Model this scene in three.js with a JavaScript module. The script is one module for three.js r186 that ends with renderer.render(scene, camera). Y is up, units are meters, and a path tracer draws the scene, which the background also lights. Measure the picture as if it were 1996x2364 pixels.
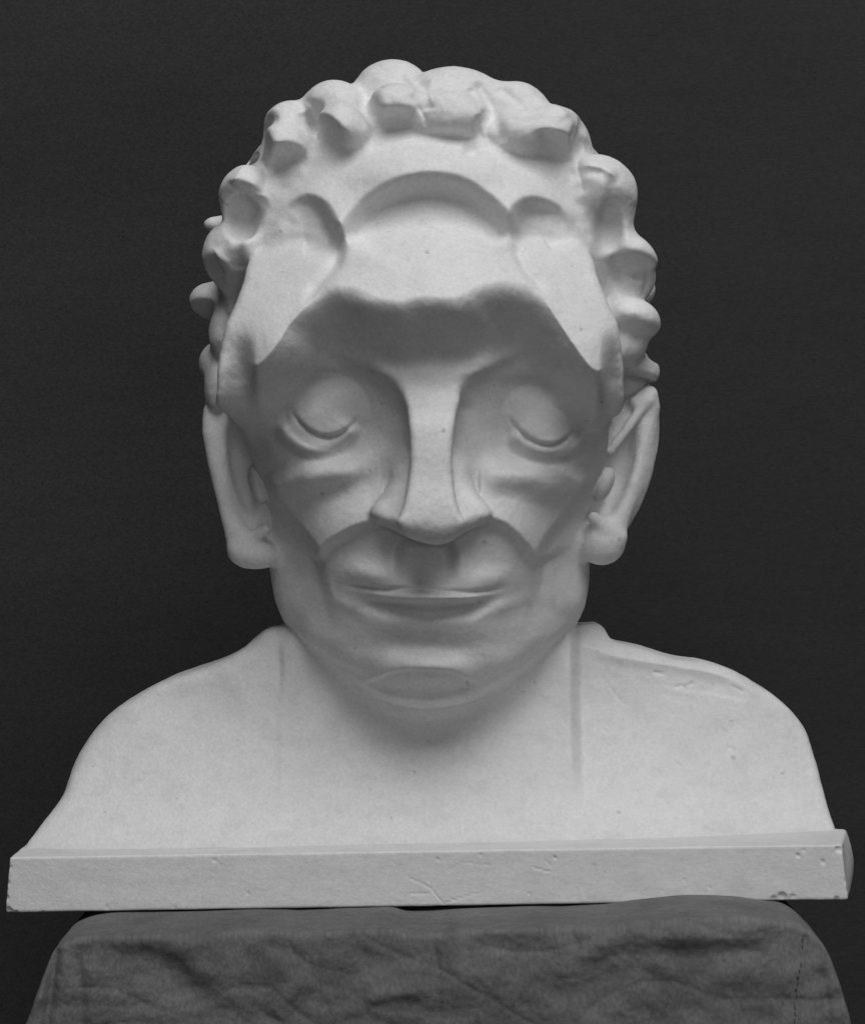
import * as THREE from 'three';
import { ImprovedNoise } from 'three/addons/math/ImprovedNoise.js';
import { RectAreaLightUniformsLib } from 'three/addons/lights/RectAreaLightUniformsLib.js';

// ---------------------------------------------------------------- camera, lamps, exposure
// Work unit of the sculpture: 1 u = 0.35 mm.  x to the right, y down, z towards the lens.
const S = 0.00035, CX = 998, CY = 1182, EYE = 1.30, D = 5650;
const wx = (x) => (x - CX) * S, wy = (y) => (CY - y) * S + EYE, wz = (z) => z * S;

const scene = new THREE.Scene();
scene.background = new THREE.Color(0x000000);
const camera = new THREE.PerspectiveCamera(2 * Math.atan(CY / D) * 180 / Math.PI, 864 / 1024, 0.05, 30);
camera.position.set(0, EYE, D * S);
camera.lookAt(0, EYE, 0);

const renderer = new THREE.WebGLRenderer({ antialias: true });
renderer.toneMapping = THREE.LinearToneMapping;
renderer.toneMappingExposure = 1.0;
renderer.shadowMap.enabled = true;
RectAreaLightUniformsLib.init();

function lamp(name, label, pos, target, w, h, intensity) {
  const g = new THREE.Group(); g.name = name;
  g.userData = { label, category: 'studio lamp' };
  g.position.set(...pos); g.lookAt(...target);           // +z of the group points at the target
  const L = new THREE.RectAreaLight(0xffffff, intensity, w, h);
  L.position.z = 0.012; L.rotation.y = Math.PI; g.add(L);
  const glow = new THREE.Mesh(new THREE.BoxGeometry(w, h, 0.01), new THREE.MeshStandardMaterial({ color: 0xdddddd, emissive: 0xffffff, emissiveIntensity: 0.02, roughness: 0.9 }));
  glow.name = 'diffuser'; g.add(glow);
  const back = new THREE.Mesh(new THREE.BoxGeometry(w + 0.06, h + 0.06, 0.05), new THREE.MeshStandardMaterial({ color: 0x1c1c1c, roughness: 0.8 }));
  back.name = 'housing'; back.position.z = -0.032; g.add(back);
  scene.add(g);
  return g;
}
lamp('overhead_lamp', 'large soft overhead lamp in front of and above the bust, out of frame', [0.42, EYE + 2.78, 2.03], [0, EYE - 0.05, 0.1], 2.8, 2.1, 5.2);
lamp('fill_lamp', 'broad dim fill lamp low behind the camera, out of frame', [0.3, EYE + 0.1, 3.2], [0, EYE - 0.1, 0], 2.6, 1.6, 0.86);

// ---------------------------------------------------------------- small tools
function rng(seed) { let a = seed >>> 0; return () => { a = (a + 0x6D2B79F5) >>> 0; let t = a; t = Math.imul(t ^ (t >>> 15), t | 1); t ^= t + Math.imul(t ^ (t >>> 7), t | 61); return ((t ^ (t >>> 14)) >>> 0) / 4294967296; }; }
const IN = new ImprovedNoise();
const noise = (x, y, z) => IN.noise(x + 101.3, y + 57.7, z + 31.1);
const clamp = (x, a, b) => x < a ? a : x > b ? b : x;
const sstep = (a, b, x) => { const t = clamp((x - a) / (b - a), 0, 1); return t * t * (3 - 2 * t); };
const smin = (a, b, k) => { const h = Math.max(k - Math.abs(a - b), 0) / k; return Math.min(a, b) - h * h * k * 0.25; };
const smax = (a, b, k) => -smin(-a, -b, k);
// a place measured in the photograph, moved to its depth
const P = (px, py, z) => [CX + (px - CX) * (1 - z / D), CY + (py - CY) * (1 - z / D), z];
function curve1(pts, plain) {                                   // monotone-ish cubic through [[t, value], ...]
  const n = pts.length, m = [];
  for (let i = 0; i < n; i++) {
    const a = pts[Math.max(0, i - 1)], b = pts[Math.min(n - 1, i + 1)];
    m.push((b[1] - a[1]) / (b[0] - a[0]));
    if (!plain && i > 0 && i < n - 1) { const d0 = pts[i][1] - a[1], d1 = b[1] - pts[i][1]; if (d0 * d1 <= 0) m[i] *= 0.3; }
  }
  return (t) => {
    if (t <= pts[0][0]) return pts[0][1] + (t - pts[0][0]) * m[0];
    if (t >= pts[n - 1][0]) return pts[n - 1][1] + (t - pts[n - 1][0]) * m[n - 1];
    let i = 0; while (t > pts[i + 1][0]) i++;
    const h = pts[i + 1][0] - pts[i][0], s = (t - pts[i][0]) / h, s2 = s * s, s3 = s2 * s;
    return (2 * s3 - 3 * s2 + 1) * pts[i][1] + (s3 - 2 * s2 + s) * h * m[i] + (-2 * s3 + 3 * s2) * pts[i + 1][1] + (s3 - s2) * h * m[i + 1];
  };
}
function smoothLine(pts, per = 8) {                      // Catmull-Rom
  const out = [], n = pts.length;
  for (let i = 0; i < n - 1; i++) {
    const p0 = pts[Math.max(0, i - 1)], p1 = pts[i], p2 = pts[i + 1], p3 = pts[Math.min(n - 1, i + 2)];
    for (let k = 0; k < per; k++) {
      const t = k / per, t2 = t * t, t3 = t2 * t;
      out.push([0, 1].map((c) => 0.5 * (2 * p1[c] + (p2[c] - p0[c]) * t + (2 * p0[c] - 5 * p1[c] + 4 * p2[c] - p3[c]) * t2 + (3 * p1[c] - p0[c] - 3 * p2[c] + p3[c]) * t3)));
    }
  }
  out.push(pts[n - 1]);
  return out;
}
// signed distance to an open line (positive on the right of its direction seen with y down = "below" for a line running left to right) and the position along it
function lineField(pts) {
  const L = smoothLine(pts), n = L.length, acc = [0];
  for (let i = 1; i < n; i++) acc.push(acc[i - 1] + Math.hypot(L[i][0] - L[i - 1][0], L[i][1] - L[i - 1][1]));
  return (x, y) => {
    let best = 1e18, sg = 1, t = 0;
    for (let i = 0; i < n - 1; i++) {
      const ax = L[i][0], ay = L[i][1], bx = L[i + 1][0] - ax, by = L[i + 1][1] - ay, px = x - ax, py = y - ay;
      const h = clamp((px * bx + py * by) / (bx * bx + by * by + 1e-9), 0, 1), dx = px - bx * h, dy = py - by * h, d = dx * dx + dy * dy;
      if (d < best) { best = d; sg = bx * py - by * px >= 0 ? 1 : -1; t = (acc[i] + h * (acc[i + 1] - acc[i])) / acc[n - 1]; }
    }
    return [sg * Math.sqrt(best), t];
  };
}
function polyField(pts) {                                // signed distance to a closed outline, negative inside
  const n = pts.length;
  return (x, y) => {
    let d = 1e18, s = 1;
    for (let i = 0, j = n - 1; i < n; j = i++) {
      const ex = pts[j][0] - pts[i][0], ey = pts[j][1] - pts[i][1], px = x - pts[i][0], py = y - pts[i][1];
      const h = clamp((px * ex + py * ey) / (ex * ex + ey * ey), 0, 1), bx = px - ex * h, by = py - ey * h;
      d = Math.min(d, bx * bx + by * by);
      const c1 = y >= pts[i][1], c2 = y < pts[j][1], c3 = ex * py > ey * px;
      if ((c1 && c2 && c3) || (!c1 && !c2 && !c3)) s = -s;
    }
    return s * Math.sqrt(d);
  };
}
class Grid {                                             // a sheet of numbers over x, y
  constructor(x0, y0, x1, y1, step, fill) {
    this.x0 = x0; this.y0 = y0; this.st = step; this.nx = Math.ceil((x1 - x0) / step) + 1; this.ny = Math.ceil((y1 - y0) / step) + 1;
    this.v = new Float32Array(this.nx * this.ny);
    if (fill) this.each(fill);
  }
  each(f, box) {                                         // v += f(x, y)
    const i0 = box ? Math.max(0, Math.floor((box[0] - this.x0) / this.st)) : 0, i1 = box ? Math.min(this.nx - 1, Math.ceil((box[2] - this.x0) / this.st)) : this.nx - 1;
    const j0 = box ? Math.max(0, Math.floor((box[1] - this.y0) / this.st)) : 0, j1 = box ? Math.min(this.ny - 1, Math.ceil((box[3] - this.y0) / this.st)) : this.ny - 1;
    for (let j = j0; j <= j1; j++) for (let i = i0; i <= i1; i++) this.v[j * this.nx + i] += f(this.x0 + i * this.st, this.y0 + j * this.st);
  }
  at(x, y) {
    const fx = clamp((x - this.x0) / this.st, 0, this.nx - 1.001), fy = clamp((y - this.y0) / this.st, 0, this.ny - 1.001), i = fx | 0, j = fy | 0, a = fx - i, b = fy - j, k = j * this.nx + i, v = this.v;
    return (v[k] * (1 - a) + v[k + 1] * a) * (1 - b) + (v[k + this.nx] * (1 - a) + v[k + this.nx + 1] * a) * b;
  }
  // strokes of the modelling tool
  box(pts, r) { let a = 1e9, b = 1e9, c = -1e9, d = -1e9; for (const p of pts) { a = Math.min(a, p[0]); b = Math.min(b, p[1]); c = Math.max(c, p[0]); d = Math.max(d, p[1]); } return [a - r, b - r, c + r, d + r]; }
  ridge(pts, A, w, e0 = 0.12, e1 = 0.12) {
    const f = lineField(pts);
    this.each((x, y) => { const [d, t] = f(x, y); return A * Math.exp(-(d / w) * (d / w)) * (e0 ? sstep(-0.02, e0, t) : 1) * (e1 ? sstep(-0.02, e1, 1 - t) : 1); }, this.box(pts, w * 3));
  }
  // raise the side where sign * d > 0, crisp at the line (over +-w) and fading with distance f
  crest(pts, A, w) {                                       // a sharp-backed ridge
    const f = lineField(pts);
    this.each((x, y) => { const [d, t] = f(x, y); return A * Math.exp(-Math.abs(d) / w) * sstep(-0.02, 0.25, t) * sstep(-0.02, 0.25, 1 - t); }, this.box(pts, w * 4));
  }
  step(pts, sign, A, w, fade, e0 = 0.12, e1 = 0.12) {
    const f = lineField(pts);
    this.each((x, y) => {
      const [d0, t] = f(x, y), d = d0 * sign;
      if (d < -w) return 0;
      const q = Math.max(d, 0) / fade;
      return A * sstep(-w, w, d) * Math.exp(-q * q) * (e0 ? sstep(0, e0, t) : 1) * (e1 ? sstep(0, e1, 1 - t) : 1);
    }, this.box(pts, fade * 2.6 + w));
  }
  blob(x0, y0, rx, ry, A, rot = 0) {
    const c = Math.cos(rot), s = Math.sin(rot), R = Math.max(rx, ry) * 2.4;
    this.each((x, y) => { const dx = x - x0, dy = y - y0, a = (dx * c + dy * s) / rx, b = (-dx * s + dy * c) / ry; return A * Math.exp(-(a * a + b * b)); }, [x0 - R, y0 - R, x0 + R, y0 + R]);
  }
  // a flat cut that goes in deepest along its upper rim and runs out below
  pocket(x0, y0, rx, ry, A, rot = 0, w = 0.2, n = 2.6) {
    const c = Math.cos(rot), s = Math.sin(rot), R = Math.max(rx, ry) * 1.4;
    this.each((x, y) => { const dx = x - x0, dy = y - y0, a = (dx * c + dy * s) / rx, b = (-dx * s + dy * c) / ry, q = Math.pow(Math.pow(Math.abs(a), n) + Math.pow(Math.abs(b), n), 1 / n); return q < 1 ? -A * sstep(1, 1 - w, q) * 0.5 * (1 - b) : 0; }, [x0 - R, y0 - R, x0 + R, y0 + R]);
  }
  dome(x0, y0, rx, ry, A, rot = 0) {
    const c = Math.cos(rot), s = Math.sin(rot), R = Math.max(rx, ry) * 1.1;
    this.each((x, y) => { const dx = x - x0, dy = y - y0, a = (dx * c + dy * s) / rx, b = (-dx * s + dy * c) / ry, q = 1 - a * a - b * b; return q > 0 ? A * Math.pow(q, 1.15) : 0; }, [x0 - R, y0 - R, x0 + R, y0 + R]);
  }
}
// solids
function ell(c, r, rot = 0, tilt = 0) {                  // ellipsoid turned by rot in the x-y plane, then tilted about x
  const cr = Math.cos(rot), sr = Math.sin(rot), ct = Math.cos(tilt), st = Math.sin(tilt);
  const [cx, cy, cz] = c, ia = 1 / r[0], ib = 1 / r[1], ic = 1 / r[2];
  return (x, y, z) => {
    let dx = x - cx, dy = y - cy, dz = z - cz;
    let t = dx * cr + dy * sr; dy = -dx * sr + dy * cr; dx = t;
    if (tilt) { t = dy * ct + dz * st; dz = -dy * st + dz * ct; dy = t; }
    const a = dx * ia, b = dy * ib, d = dz * ic, k0 = Math.sqrt(a * a + b * b + d * d), k1 = Math.sqrt(a * a * ia * ia + b * b * ib * ib + d * d * ic * ic);
    return k1 < 1e-9 ? -Math.min(...r) : k0 * (k0 - 1) / k1;
  };
}
function rod(pts) {                                      // chain of capsules, each point [x, y, z, radius]
  return (x, y, z) => {
    let d = 1e9;
    for (let i = 0; i < pts.length - 1; i++) {
      const a = pts[i], b = pts[i + 1], bx = b[0] - a[0], by = b[1] - a[1], bz = b[2] - a[2], px = x - a[0], py = y - a[1], pz = z - a[2];
      const h = clamp((px * bx + py * by + pz * bz) / (bx * bx + by * by + bz * bz), 0, 1);
      d = Math.min(d, Math.hypot(px - bx * h, py - by * h, pz - bz * h) - (a[3] + (b[3] - a[3]) * h));
    }
    return d;
  };
}
// the skin of a solid: surface nets on the blocks the surface passes through, every vertex then moved onto the surface
function skin(sdf, box, cell, slack = 2.2) {
  const B = 8, n = [0, 1, 2].map((i) => Math.ceil((box[i + 3] - box[i]) / (cell * B))), N = [n[0] * B + 2, n[1] * B + 2];
  const key = (i, j, k) => (k * N[1] + j) * N[0] + i, vid = new Map(), pos = [], edges = [];
  const E = B + 1, val = new Float32Array(E * E * E), rad = cell * B * 0.87;
  for (let bk = 0; bk < n[2]; bk++) for (let bj = 0; bj < n[1]; bj++) for (let bi = 0; bi < n[0]; bi++) {
    const ox = box[0] + bi * B * cell, oy = box[1] + bj * B * cell, oz = box[2] + bk * B * cell, h = B * cell / 2;
    const dm = sdf(ox + h, oy + h, oz + h);
    if (Math.abs(dm) > rad * slack) {
      if (Math.abs(dm) > rad * 7) continue;
      let mixed = false;
      for (let c = 0; c < 27 && !mixed; c++) mixed = (sdf(ox + h * (c % 3), oy + h * (((c / 3) | 0) % 3), oz + h * ((c / 9) | 0)) < 0) !== (dm < 0);
      if (!mixed) continue;
    }
    let neg = 0;
    for (let k = 0, q = 0; k < E; k++) for (let j = 0; j < E; j++) for (let i = 0; i < E; i++, q++) { const v = sdf(ox + i * cell, oy + j * cell, oz + k * cell); val[q] = v; if (v < 0) neg++; }
    if (!neg || neg === E * E * E) continue;
    for (let k = 0; k < B; k++) for (let j = 0; j < B; j++) for (let i = 0; i < B; i++) {
      const q = (k * E + j) * E + i, c = [val[q], val[q + 1], val[q + E], val[q + E + 1], val[q + E * E], val[q + E * E + 1], val[q + E * E + E], val[q + E * E + E + 1]];
      let m = 0; for (let a = 0; a < 8; a++) if (c[a] < 0) m++;
      const gi = bi * B + i, gj = bj * B + j, gk = bk * B + k;
      if ((c[0] < 0) !== (c[1] < 0)) edges.push(gi, gj, gk, 0, c[0] < 0 ? 1 : 0);
      if ((c[0] < 0) !== (c[2] < 0)) edges.push(gi, gj, gk, 1, c[0] < 0 ? 1 : 0);
      if ((c[0] < 0) !== (c[4] < 0)) edges.push(gi, gj, gk, 2, c[0] < 0 ? 1 : 0);
      if (!m || m === 8) continue;
      let sx = 0, sy = 0, sz = 0, cnt = 0;
      for (let a = 0; a < 8; a++) for (const bit of [1, 2, 4]) if (!(a & bit)) {
        const b = a | bit; if ((c[a] < 0) === (c[b] < 0)) continue;
        const t = c[a] / (c[a] - c[b]);
        sx += (a & 1) + (bit === 1 ? t : 0); sy += ((a >> 1) & 1) + (bit === 2 ? t : 0); sz += (a >> 2) + (bit === 4 ? t : 0); cnt++;
      }
      vid.set(key(gi, gj, gk), pos.length / 3);
      pos.push(ox + (i + sx / cnt) * cell, oy + (j + sy / cnt) * cell, oz + (k + sz / cnt) * cell);
    }
  }
  const nv = pos.length / 3, nor = new Float32Array(nv * 3), e = cell * 0.6;
  for (let v = 0; v < nv; v++) {
    let x = pos[v * 3], y = pos[v * 3 + 1], z = pos[v * 3 + 2], gx, gy, gz, g;
    for (let it = 0; it < 2; it++) {
      gx = sdf(x + e, y, z) - sdf(x - e, y, z); gy = sdf(x, y + e, z) - sdf(x, y - e, z); gz = sdf(x, y, z + e) - sdf(x, y, z - e);
      g = Math.hypot(gx, gy, gz) || 1;
      if (it) break;
      const mv = clamp(sdf(x, y, z) * 2 * e / g, -cell * 0.6, cell * 0.6);
      x -= mv * gx / g; y -= mv * gy / g; z -= mv * gz / g;
    }
    pos[v * 3] = x; pos[v * 3 + 1] = y; pos[v * 3 + 2] = z;
    nor[v * 3] = gx / g; nor[v * 3 + 1] = gy / g; nor[v * 3 + 2] = gz / g;
  }
  const tri = [];
  for (let q = 0; q < edges.length; q += 5) {
    const i = edges[q], j = edges[q + 1], k = edges[q + 2], ax = edges[q + 3], s = edges[q + 4];
    const c = ax === 0 ? [[0, 0, 0], [0, -1, 0], [0, -1, -1], [0, 0, -1]] : ax === 1 ? [[0, 0, 0], [0, 0, -1], [-1, 0, -1], [-1, 0, 0]] : [[0, 0, 0], [-1, 0, 0], [-1, -1, 0], [0, -1, 0]];
    const id = c.map((o) => vid.get(key(i + o[0], j + o[1], k + o[2])));
    if (id.includes(undefined)) continue;
    // y is flipped on the way out, so the winding is the mirrored one
    if (s) tri.push(id[0], id[2], id[1], id[0], id[3], id[2]); else tri.push(id[0], id[1], id[2], id[0], id[2], id[3]);
  }
  return { pos, nor, tri };
}
// cut a skin into named parts; pick(x, y, z) returns the key of the part a triangle belongs to
function cut(m, pick, tint, flat) {
  const lists = new Map();
  for (let t = 0; t < m.tri.length; t += 3) {
    const [a, b, c] = [m.tri[t] * 3, m.tri[t + 1] * 3, m.tri[t + 2] * 3], p = m.pos;
    const k = pick((p[a] + p[b] + p[c]) / 3, (p[a + 1] + p[b + 1] + p[c + 1]) / 3, (p[a + 2] + p[b + 2] + p[c + 2]) / 3);
    if (!lists.has(k)) lists.set(k, []);
    lists.get(k).push(m.tri[t], m.tri[t + 1], m.tri[t + 2]);
  }
  const out = new Map();
  for (const [k, list] of lists) {
    const re = new Map(), P_ = [], N_ = [], C_ = [], U_ = [], I_ = [];
    for (const v of list) {
      if (!re.has(v)) {
        re.set(v, P_.length / 3);
        const x = m.pos[v * 3], y = m.pos[v * 3 + 1], z = m.pos[v * 3 + 2];
        P_.push(wx(x), wy(y), wz(z)); N_.push(m.nor[v * 3], -m.nor[v * 3 + 1], m.nor[v * 3 + 2]);
        const c = tint(x, y, z); C_.push(c, c, c); U_.push(x * S, ((flat ? z : 0) - y) * S);
      }
      I_.push(re.get(v));
    }
    const g = new THREE.BufferGeometry();
    g.setAttribute('position', new THREE.Float32BufferAttribute(P_, 3)); g.setAttribute('normal', new THREE.Float32BufferAttribute(N_, 3));
    g.setAttribute('color', new THREE.Float32BufferAttribute(C_, 3)); g.setAttribute('uv', new THREE.Float32BufferAttribute(U_, 2)); g.setIndex(I_);
    out.set(k, g);
  }
  return out;
}
function mesh(name, geo, mat, parent) { const o = new THREE.Mesh(geo, mat); o.name = name; o.castShadow = o.receiveShadow = true; parent.add(o); return o; }

// ---------------------------------------------------------------- materials
function grainTexture(n, seed, lo, hi, blur) {            // fine sandy grain
  const r = rng(seed), v = new Float32Array(n * n); for (let i = 0; i < v.length; i++) v[i] = r() + r() + r() - 1.5;
  const data = new Uint8Array(n * n * 4);
  for (let y = 0; y < n; y++) for (let x = 0; x < n; x++) {
    let s = 0, w = 0;
    for (let j = -1; j <= 1; j++) for (let i = -1; i <= 1; i++) { const q = (i || j) ? blur : 1; s += q * v[((y + j + n) % n) * n + (x + i + n) % n]; w += q * q; }
    const g = clamp(lo + (hi - lo) * (0.5 + 0.33 * s / Math.sqrt(w)), 0, 255) | 0, k = (y * n + x) * 4; data[k] = data[k + 1] = data[k + 2] = g; data[k + 3] = 255;
  }
  const t = new THREE.DataTexture(data, n, n); t.wrapS = t.wrapT = THREE.RepeatWrapping; t.magFilter = THREE.LinearFilter; t.minFilter = THREE.LinearMipmapLinearFilter; t.generateMipmaps = true; t.needsUpdate = true;
  return t;
}
const grain = grainTexture(512, 21, 214, 255, 0.6); grain.repeat.set(1 / 0.30, 1 / 0.30);
const sand = grainTexture(512, 22, 60, 200, 0.5); sand.repeat.set(1 / 0.22, 1 / 0.22);
const plaster = new THREE.MeshStandardMaterial({ color: 0xffffff, vertexColors: true, roughness: 0.8, map: grain, bumpMap: sand, bumpScale: 0.00022 });
const fibre = grainTexture(512, 44, 145, 255, 0.5); fibre.repeat.set(1 / 0.3, 1 / 0.3);
const canvasCloth = new THREE.MeshStandardMaterial({ color: 0xffffff, vertexColors: true, roughness: 1, map: fibre });
const weave = grainTexture(512, 33, 120, 255, 0.3); weave.repeat.set(6, 9);
const backCloth = new THREE.MeshStandardMaterial({ color: 0xffffff, vertexColors: true, roughness: 1, map: weave });

// ---------------------------------------------------------------- backdrop
{
  const W = 2.6, H = 2.6, n = 220, g = new THREE.PlaneGeometry(W, H, n, n), p = g.attributes.position, col = [];
  for (let i = 0; i < p.count; i++) {
    const x = p.getX(i), y = p.getY(i);
    const folds = 0.006 * noise(x * 1.6, y * 0.5, 1) + 0.003 * noise(x * 1.2 + y * 0.4, y * 5, 7) + 0.0012 * noise(x * 9, y * 16, 3);
    p.setZ(i, folds);
    const c = 0.042 * (1 + 0.15 * noise(x * 4, y * 7, 5) + 0.09 * noise(x * 14, y * 70, 9) + 0.05 * noise(x * 3, y * 2, 2)); col.push(c, c, c);
  }
  g.setAttribute('color', new THREE.Float32BufferAttribute(col, 3)); g.computeVertexNormals();
  const b = mesh('backdrop', g, backCloth, scene); b.position.set(0, EYE, wz(-1500));
  b.userData = { label: 'plain dark grey cloth hanging behind the white bust', category: 'backdrop cloth' };
}

// ---------------------------------------------------------------- head: relief of the face
const FZ = 350, FK = 1 / (1 - FZ / D);                   // face sheet is measured in its own plane
const fu = (x) => CX + (x - CX) * FK, fv = (y) => CY + (y - CY) * FK;
const U0 = 992;
const sheet = (cols) => { const c = cols.map(([u, p]) => [u, curve1(p)]), l = [...c, ...c.slice(0, -1).reverse().map(([u, f]) => [-u, f])]; return (u, v) => curve1(l.map(([du, f]) => [du, f(v)]), true)(u - U0); };
const bow = (v) => 0.08 * Math.max(0, v - 480);           // the forehead leans out over the face
const forehead = sheet([
  [-445, [[450, 40], [520, 120], [620, 250], [720, 322], [800, 346], [900, 344]]],
  [-370, [[390, 90], [430, 140], [520, 196], [620, 298], [720, 372], [800, 404], [900, 412]]],
  [-290, [[330, 130], [390, 215], [440, 240], [520, 268], [620, 348], [720, 412], [800, 440], [900, 455]]],
  [-190, [[250, 130], [330, 230], [390, 290], [440, 302], [520, 318], [620, 400], [700, 464], [800, 505]]],
  [-100, [[250, 175], [330, 280], [390, 335], [440, 342], [520, 356], [620, 438], [720, 498], [800, 530]]],
  [0, [[250, 190], [330, 300], [390, 352], [440, 358], [520, 370], [620, 446], [720, 508], [800, 540]]]]);
const below = sheet([
  [-445, [[600, 320], [800, 336], [860, 332], [930, 300], [975, 200], [1060, 84], [1120, 24], [1200, -30], [1300, -14], [1400, -16], [1500, -140]]],
  [-370, [[600, 320], [800, 312], [880, 292], [940, 262], [1000, 238], [1060, 214], [1120, 168], [1200, 90], [1300, 84], [1400, 112], [1450, 76], [1500, -10]]],
  [-290, [[600, 330], [800, 308], [860, 290], [890, 262], [940, 256], [1040, 270], [1110, 256], [1200, 192], [1300, 174], [1400, 196], [1480, 180], [1530, 122], [1600, 10]]],
  [-190, [[600, 310], [760, 330], [810, 306], [850, 288], [890, 270], [940, 260], [1000, 254], [1045, 264], [1100, 306], [1160, 297], [1240, 292], [1330, 284], [1420, 288], [1500, 276], [1550, 254], [1600, 198], [1640, 120]]],
  [-100, [[600, 350], [800, 330], [900, 308], [1000, 306], [1100, 316], [1200, 330], [1300, 350], [1400, 362], [1500, 338], [1560, 328], [1600, 304], [1640, 258], [1700, 70]]],
  [0, [[600, 380], [800, 356], [900, 346], [1000, 338], [1100, 334], [1200, 350], [1290, 374], [1360, 400], [1400, 396], [1450, 374], [1500, 362], [1545, 364], [1600, 336], [1640, 300], [1660, 250], [1700, 110]]]]);
const browLine = [[400, 925], [500, 908], [540, 884], [585, 864], [611, 848], [638, 822], [658, 794], [676, 762], [700, 738], [734, 722], [768, 714], [812, 722], [853, 743], [921, 758], [972, 750], [1040, 753], [1091, 739], [1125, 716], [1176, 704], [1227, 716], [1261, 742], [1289, 772], [1313, 808], [1340, 845], [1365, 868], [1400, 888], [1450, 908], [1560, 925]];
const browD = lineField(browLine);
const R = new Grid(420, 120, 1580, 1740, 3, (u, v) => {
  if (v < 560) return forehead(u, v) + bow(v);
  const d = browD(u, v)[0], mid = Math.exp(-(((u - U0) / 105) ** 2)), end = Math.max(sstep(605, 550, u), sstep(1362, 1420, u)), lock = sstep(310, 215, Math.abs(u - 990));
  const W = 104 + 10 * mid - 10 * end, soft = clamp(0.1 + 0.9 * lock + end, 0, 1), q = clamp((d + (0.02 + 0.46 * soft) * W) / (W * (1.02 + 0.46 * soft)), 0, 1), t = soft * Math.pow(sstep(0, 1, q), 0.8 - 0.1 * mid) + (1 - soft) * (1 - Math.pow(1 - q, 1.3));
  const lo = v < 560 ? 0 : below(u, v) - 0.22 * Math.max(0, v - 860);
  let hi = t >= 1 ? 0 : forehead(u, Math.min(v, 900)) + bow(Math.min(v, 900));
  const out = Math.max(sstep(598, 548, u), sstep(1378, 1420, u)) * sstep(745, 880, v); hi += (lo - hi) * out;
  return t <= 0 ? hi : t >= 1 ? lo : hi * (1 - t) + lo * t;
});
const up = -1, down = 1;
// hair band, arches and locks over the forehead
R.step([[786, 562], [820, 508], [862, 466], [922, 437], [998, 425], [1070, 439], [1124, 474], [1165, 518], [1187, 562]], up, 46, 30, 90, 0.08, 0.08);
R.step([[640, 545], [650, 505], [675, 470], [705, 458], [740, 480], [766, 525], [782, 570], [772, 625]], up, 44, 26, 60, 0.25, 0.3);
R.blob(700, 520, 46, 50, -18); R.step([[625, 560], [640, 510], [670, 470], [705, 458], [740, 480], [766, 525], [782, 570], [772, 625]], down, -34, 24, 95, 0.2, 0.3);
R.step([[1196, 590], [1186, 545], [1190, 505], [1214, 473], [1252, 468], [1292, 484], [1325, 518], [1345, 560]], up, 42, 26, 60, 0.3, 0.25);
R.blob(1252, 524, 50, 46, -18); R.step([[1196, 590], [1186, 545], [1190, 505], [1214, 473], [1252, 468], [1292, 484], [1330, 520], [1350, 560]], down, -32, 24, 90, 0.3, 0.2);
R.ridge([[790, 545], [775, 607], [757, 637], [726, 675], [700, 711]], -18, 15, 0.2, 0.3);
R.ridge([[1186, 560], [1204, 612], [1218, 637], [1237, 656], [1260, 694]], -14, 12, 0.2, 0.3);
R.step([[786, 562], [820, 508], [862, 466], [922, 437], [998, 425], [1070, 439], [1124, 474], [1165, 518], [1187, 562]], down, -34, 26, 105, 0.08, 0.08);
// the lower edge of the forehead, worked with the fingers
R.blob(900, 690, 60, 40, -8); R.blob(950, 665, 26, 50, -5); R.blob(830, 715, 30, 22, 6); R.blob(1060, 735, 26, 18, 5);
// eyes
for (const [ex, ey, lid, rim] of [
  [752, 936, [[664, 932], [675, 955], [692, 977], [716, 995], [747, 1005], [778, 1000], [808, 978], [829, 952]], [[622, 972], [634, 992], [658, 1020], [690, 1039], [727, 1046], [767, 1039], [808, 1012], [834, 980]]],
  [1258, 952, [[1172, 950], [1184, 968], [1200, 988], [1225, 1009], [1258, 1023], [1290, 1022], [1316, 1005], [1334, 985]], [[1165, 1000], [1185, 1020], [1214, 1041], [1258, 1054], [1306, 1051], [1340, 1036], [1364, 1006]]],
]) {
  R.dome(ex, ey + 8, 100, 90, 44); R.blob(ex - 4, ey - 66, 74, 20, -16);
  R.step(lid, up, 13, 4, 50, 0.3, 0.3);
  R.ridge(lid, -8, 5.5, 0.25, 0.25);
  R.step(rim, up, 30, 18, 38, 0.12, 0.12);
}
R.blob(690, 900, 60, 34, -14, -0.4); R.blob(1320, 915, 60, 34, -14, 0.4);
// cheeks and the folds beside the mouth
R.step([[915, 1050], [860, 1068], [808, 1090], [730, 1118], [640, 1150]], down, 28, 30, 66, 0.3, 0.3);
R.blob(800, 1132, 95, 24, -12, -0.3);
R.step([[1100, 1116], [1170, 1118], [1230, 1130], [1320, 1165]], up, 24, 34, 80, 0.2, 0.3);
R.blob(800, 1205, 95, 50, 6, -0.35); R.blob(1190, 1205, 90, 50, 6, 0.35);
R.step([[722, 1306], [740, 1276], [762, 1256], [808, 1230], [852, 1215], [890, 1210]], up, 38, 17, 80, 0.12, 0.03);
R.step([[1104, 1206], [1135, 1208], [1170, 1223], [1204, 1254], [1235, 1293], [1250, 1320]], up, 36, 18, 80, 0.03, 0.12);
R.step([[592, 1085], [627, 1163], [672, 1218], [711, 1262], [728, 1300], [740, 1358], [760, 1425], [785, 1470]], up, 48, 17, 90, 0.12, 0.45);
R.step([[1388, 1085], [1356, 1143], [1318, 1196], [1274, 1250], [1254, 1290], [1246, 1340], [1234, 1400], [1215, 1450]], down, 46, 20, 90, 0.12, 0.45);
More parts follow.
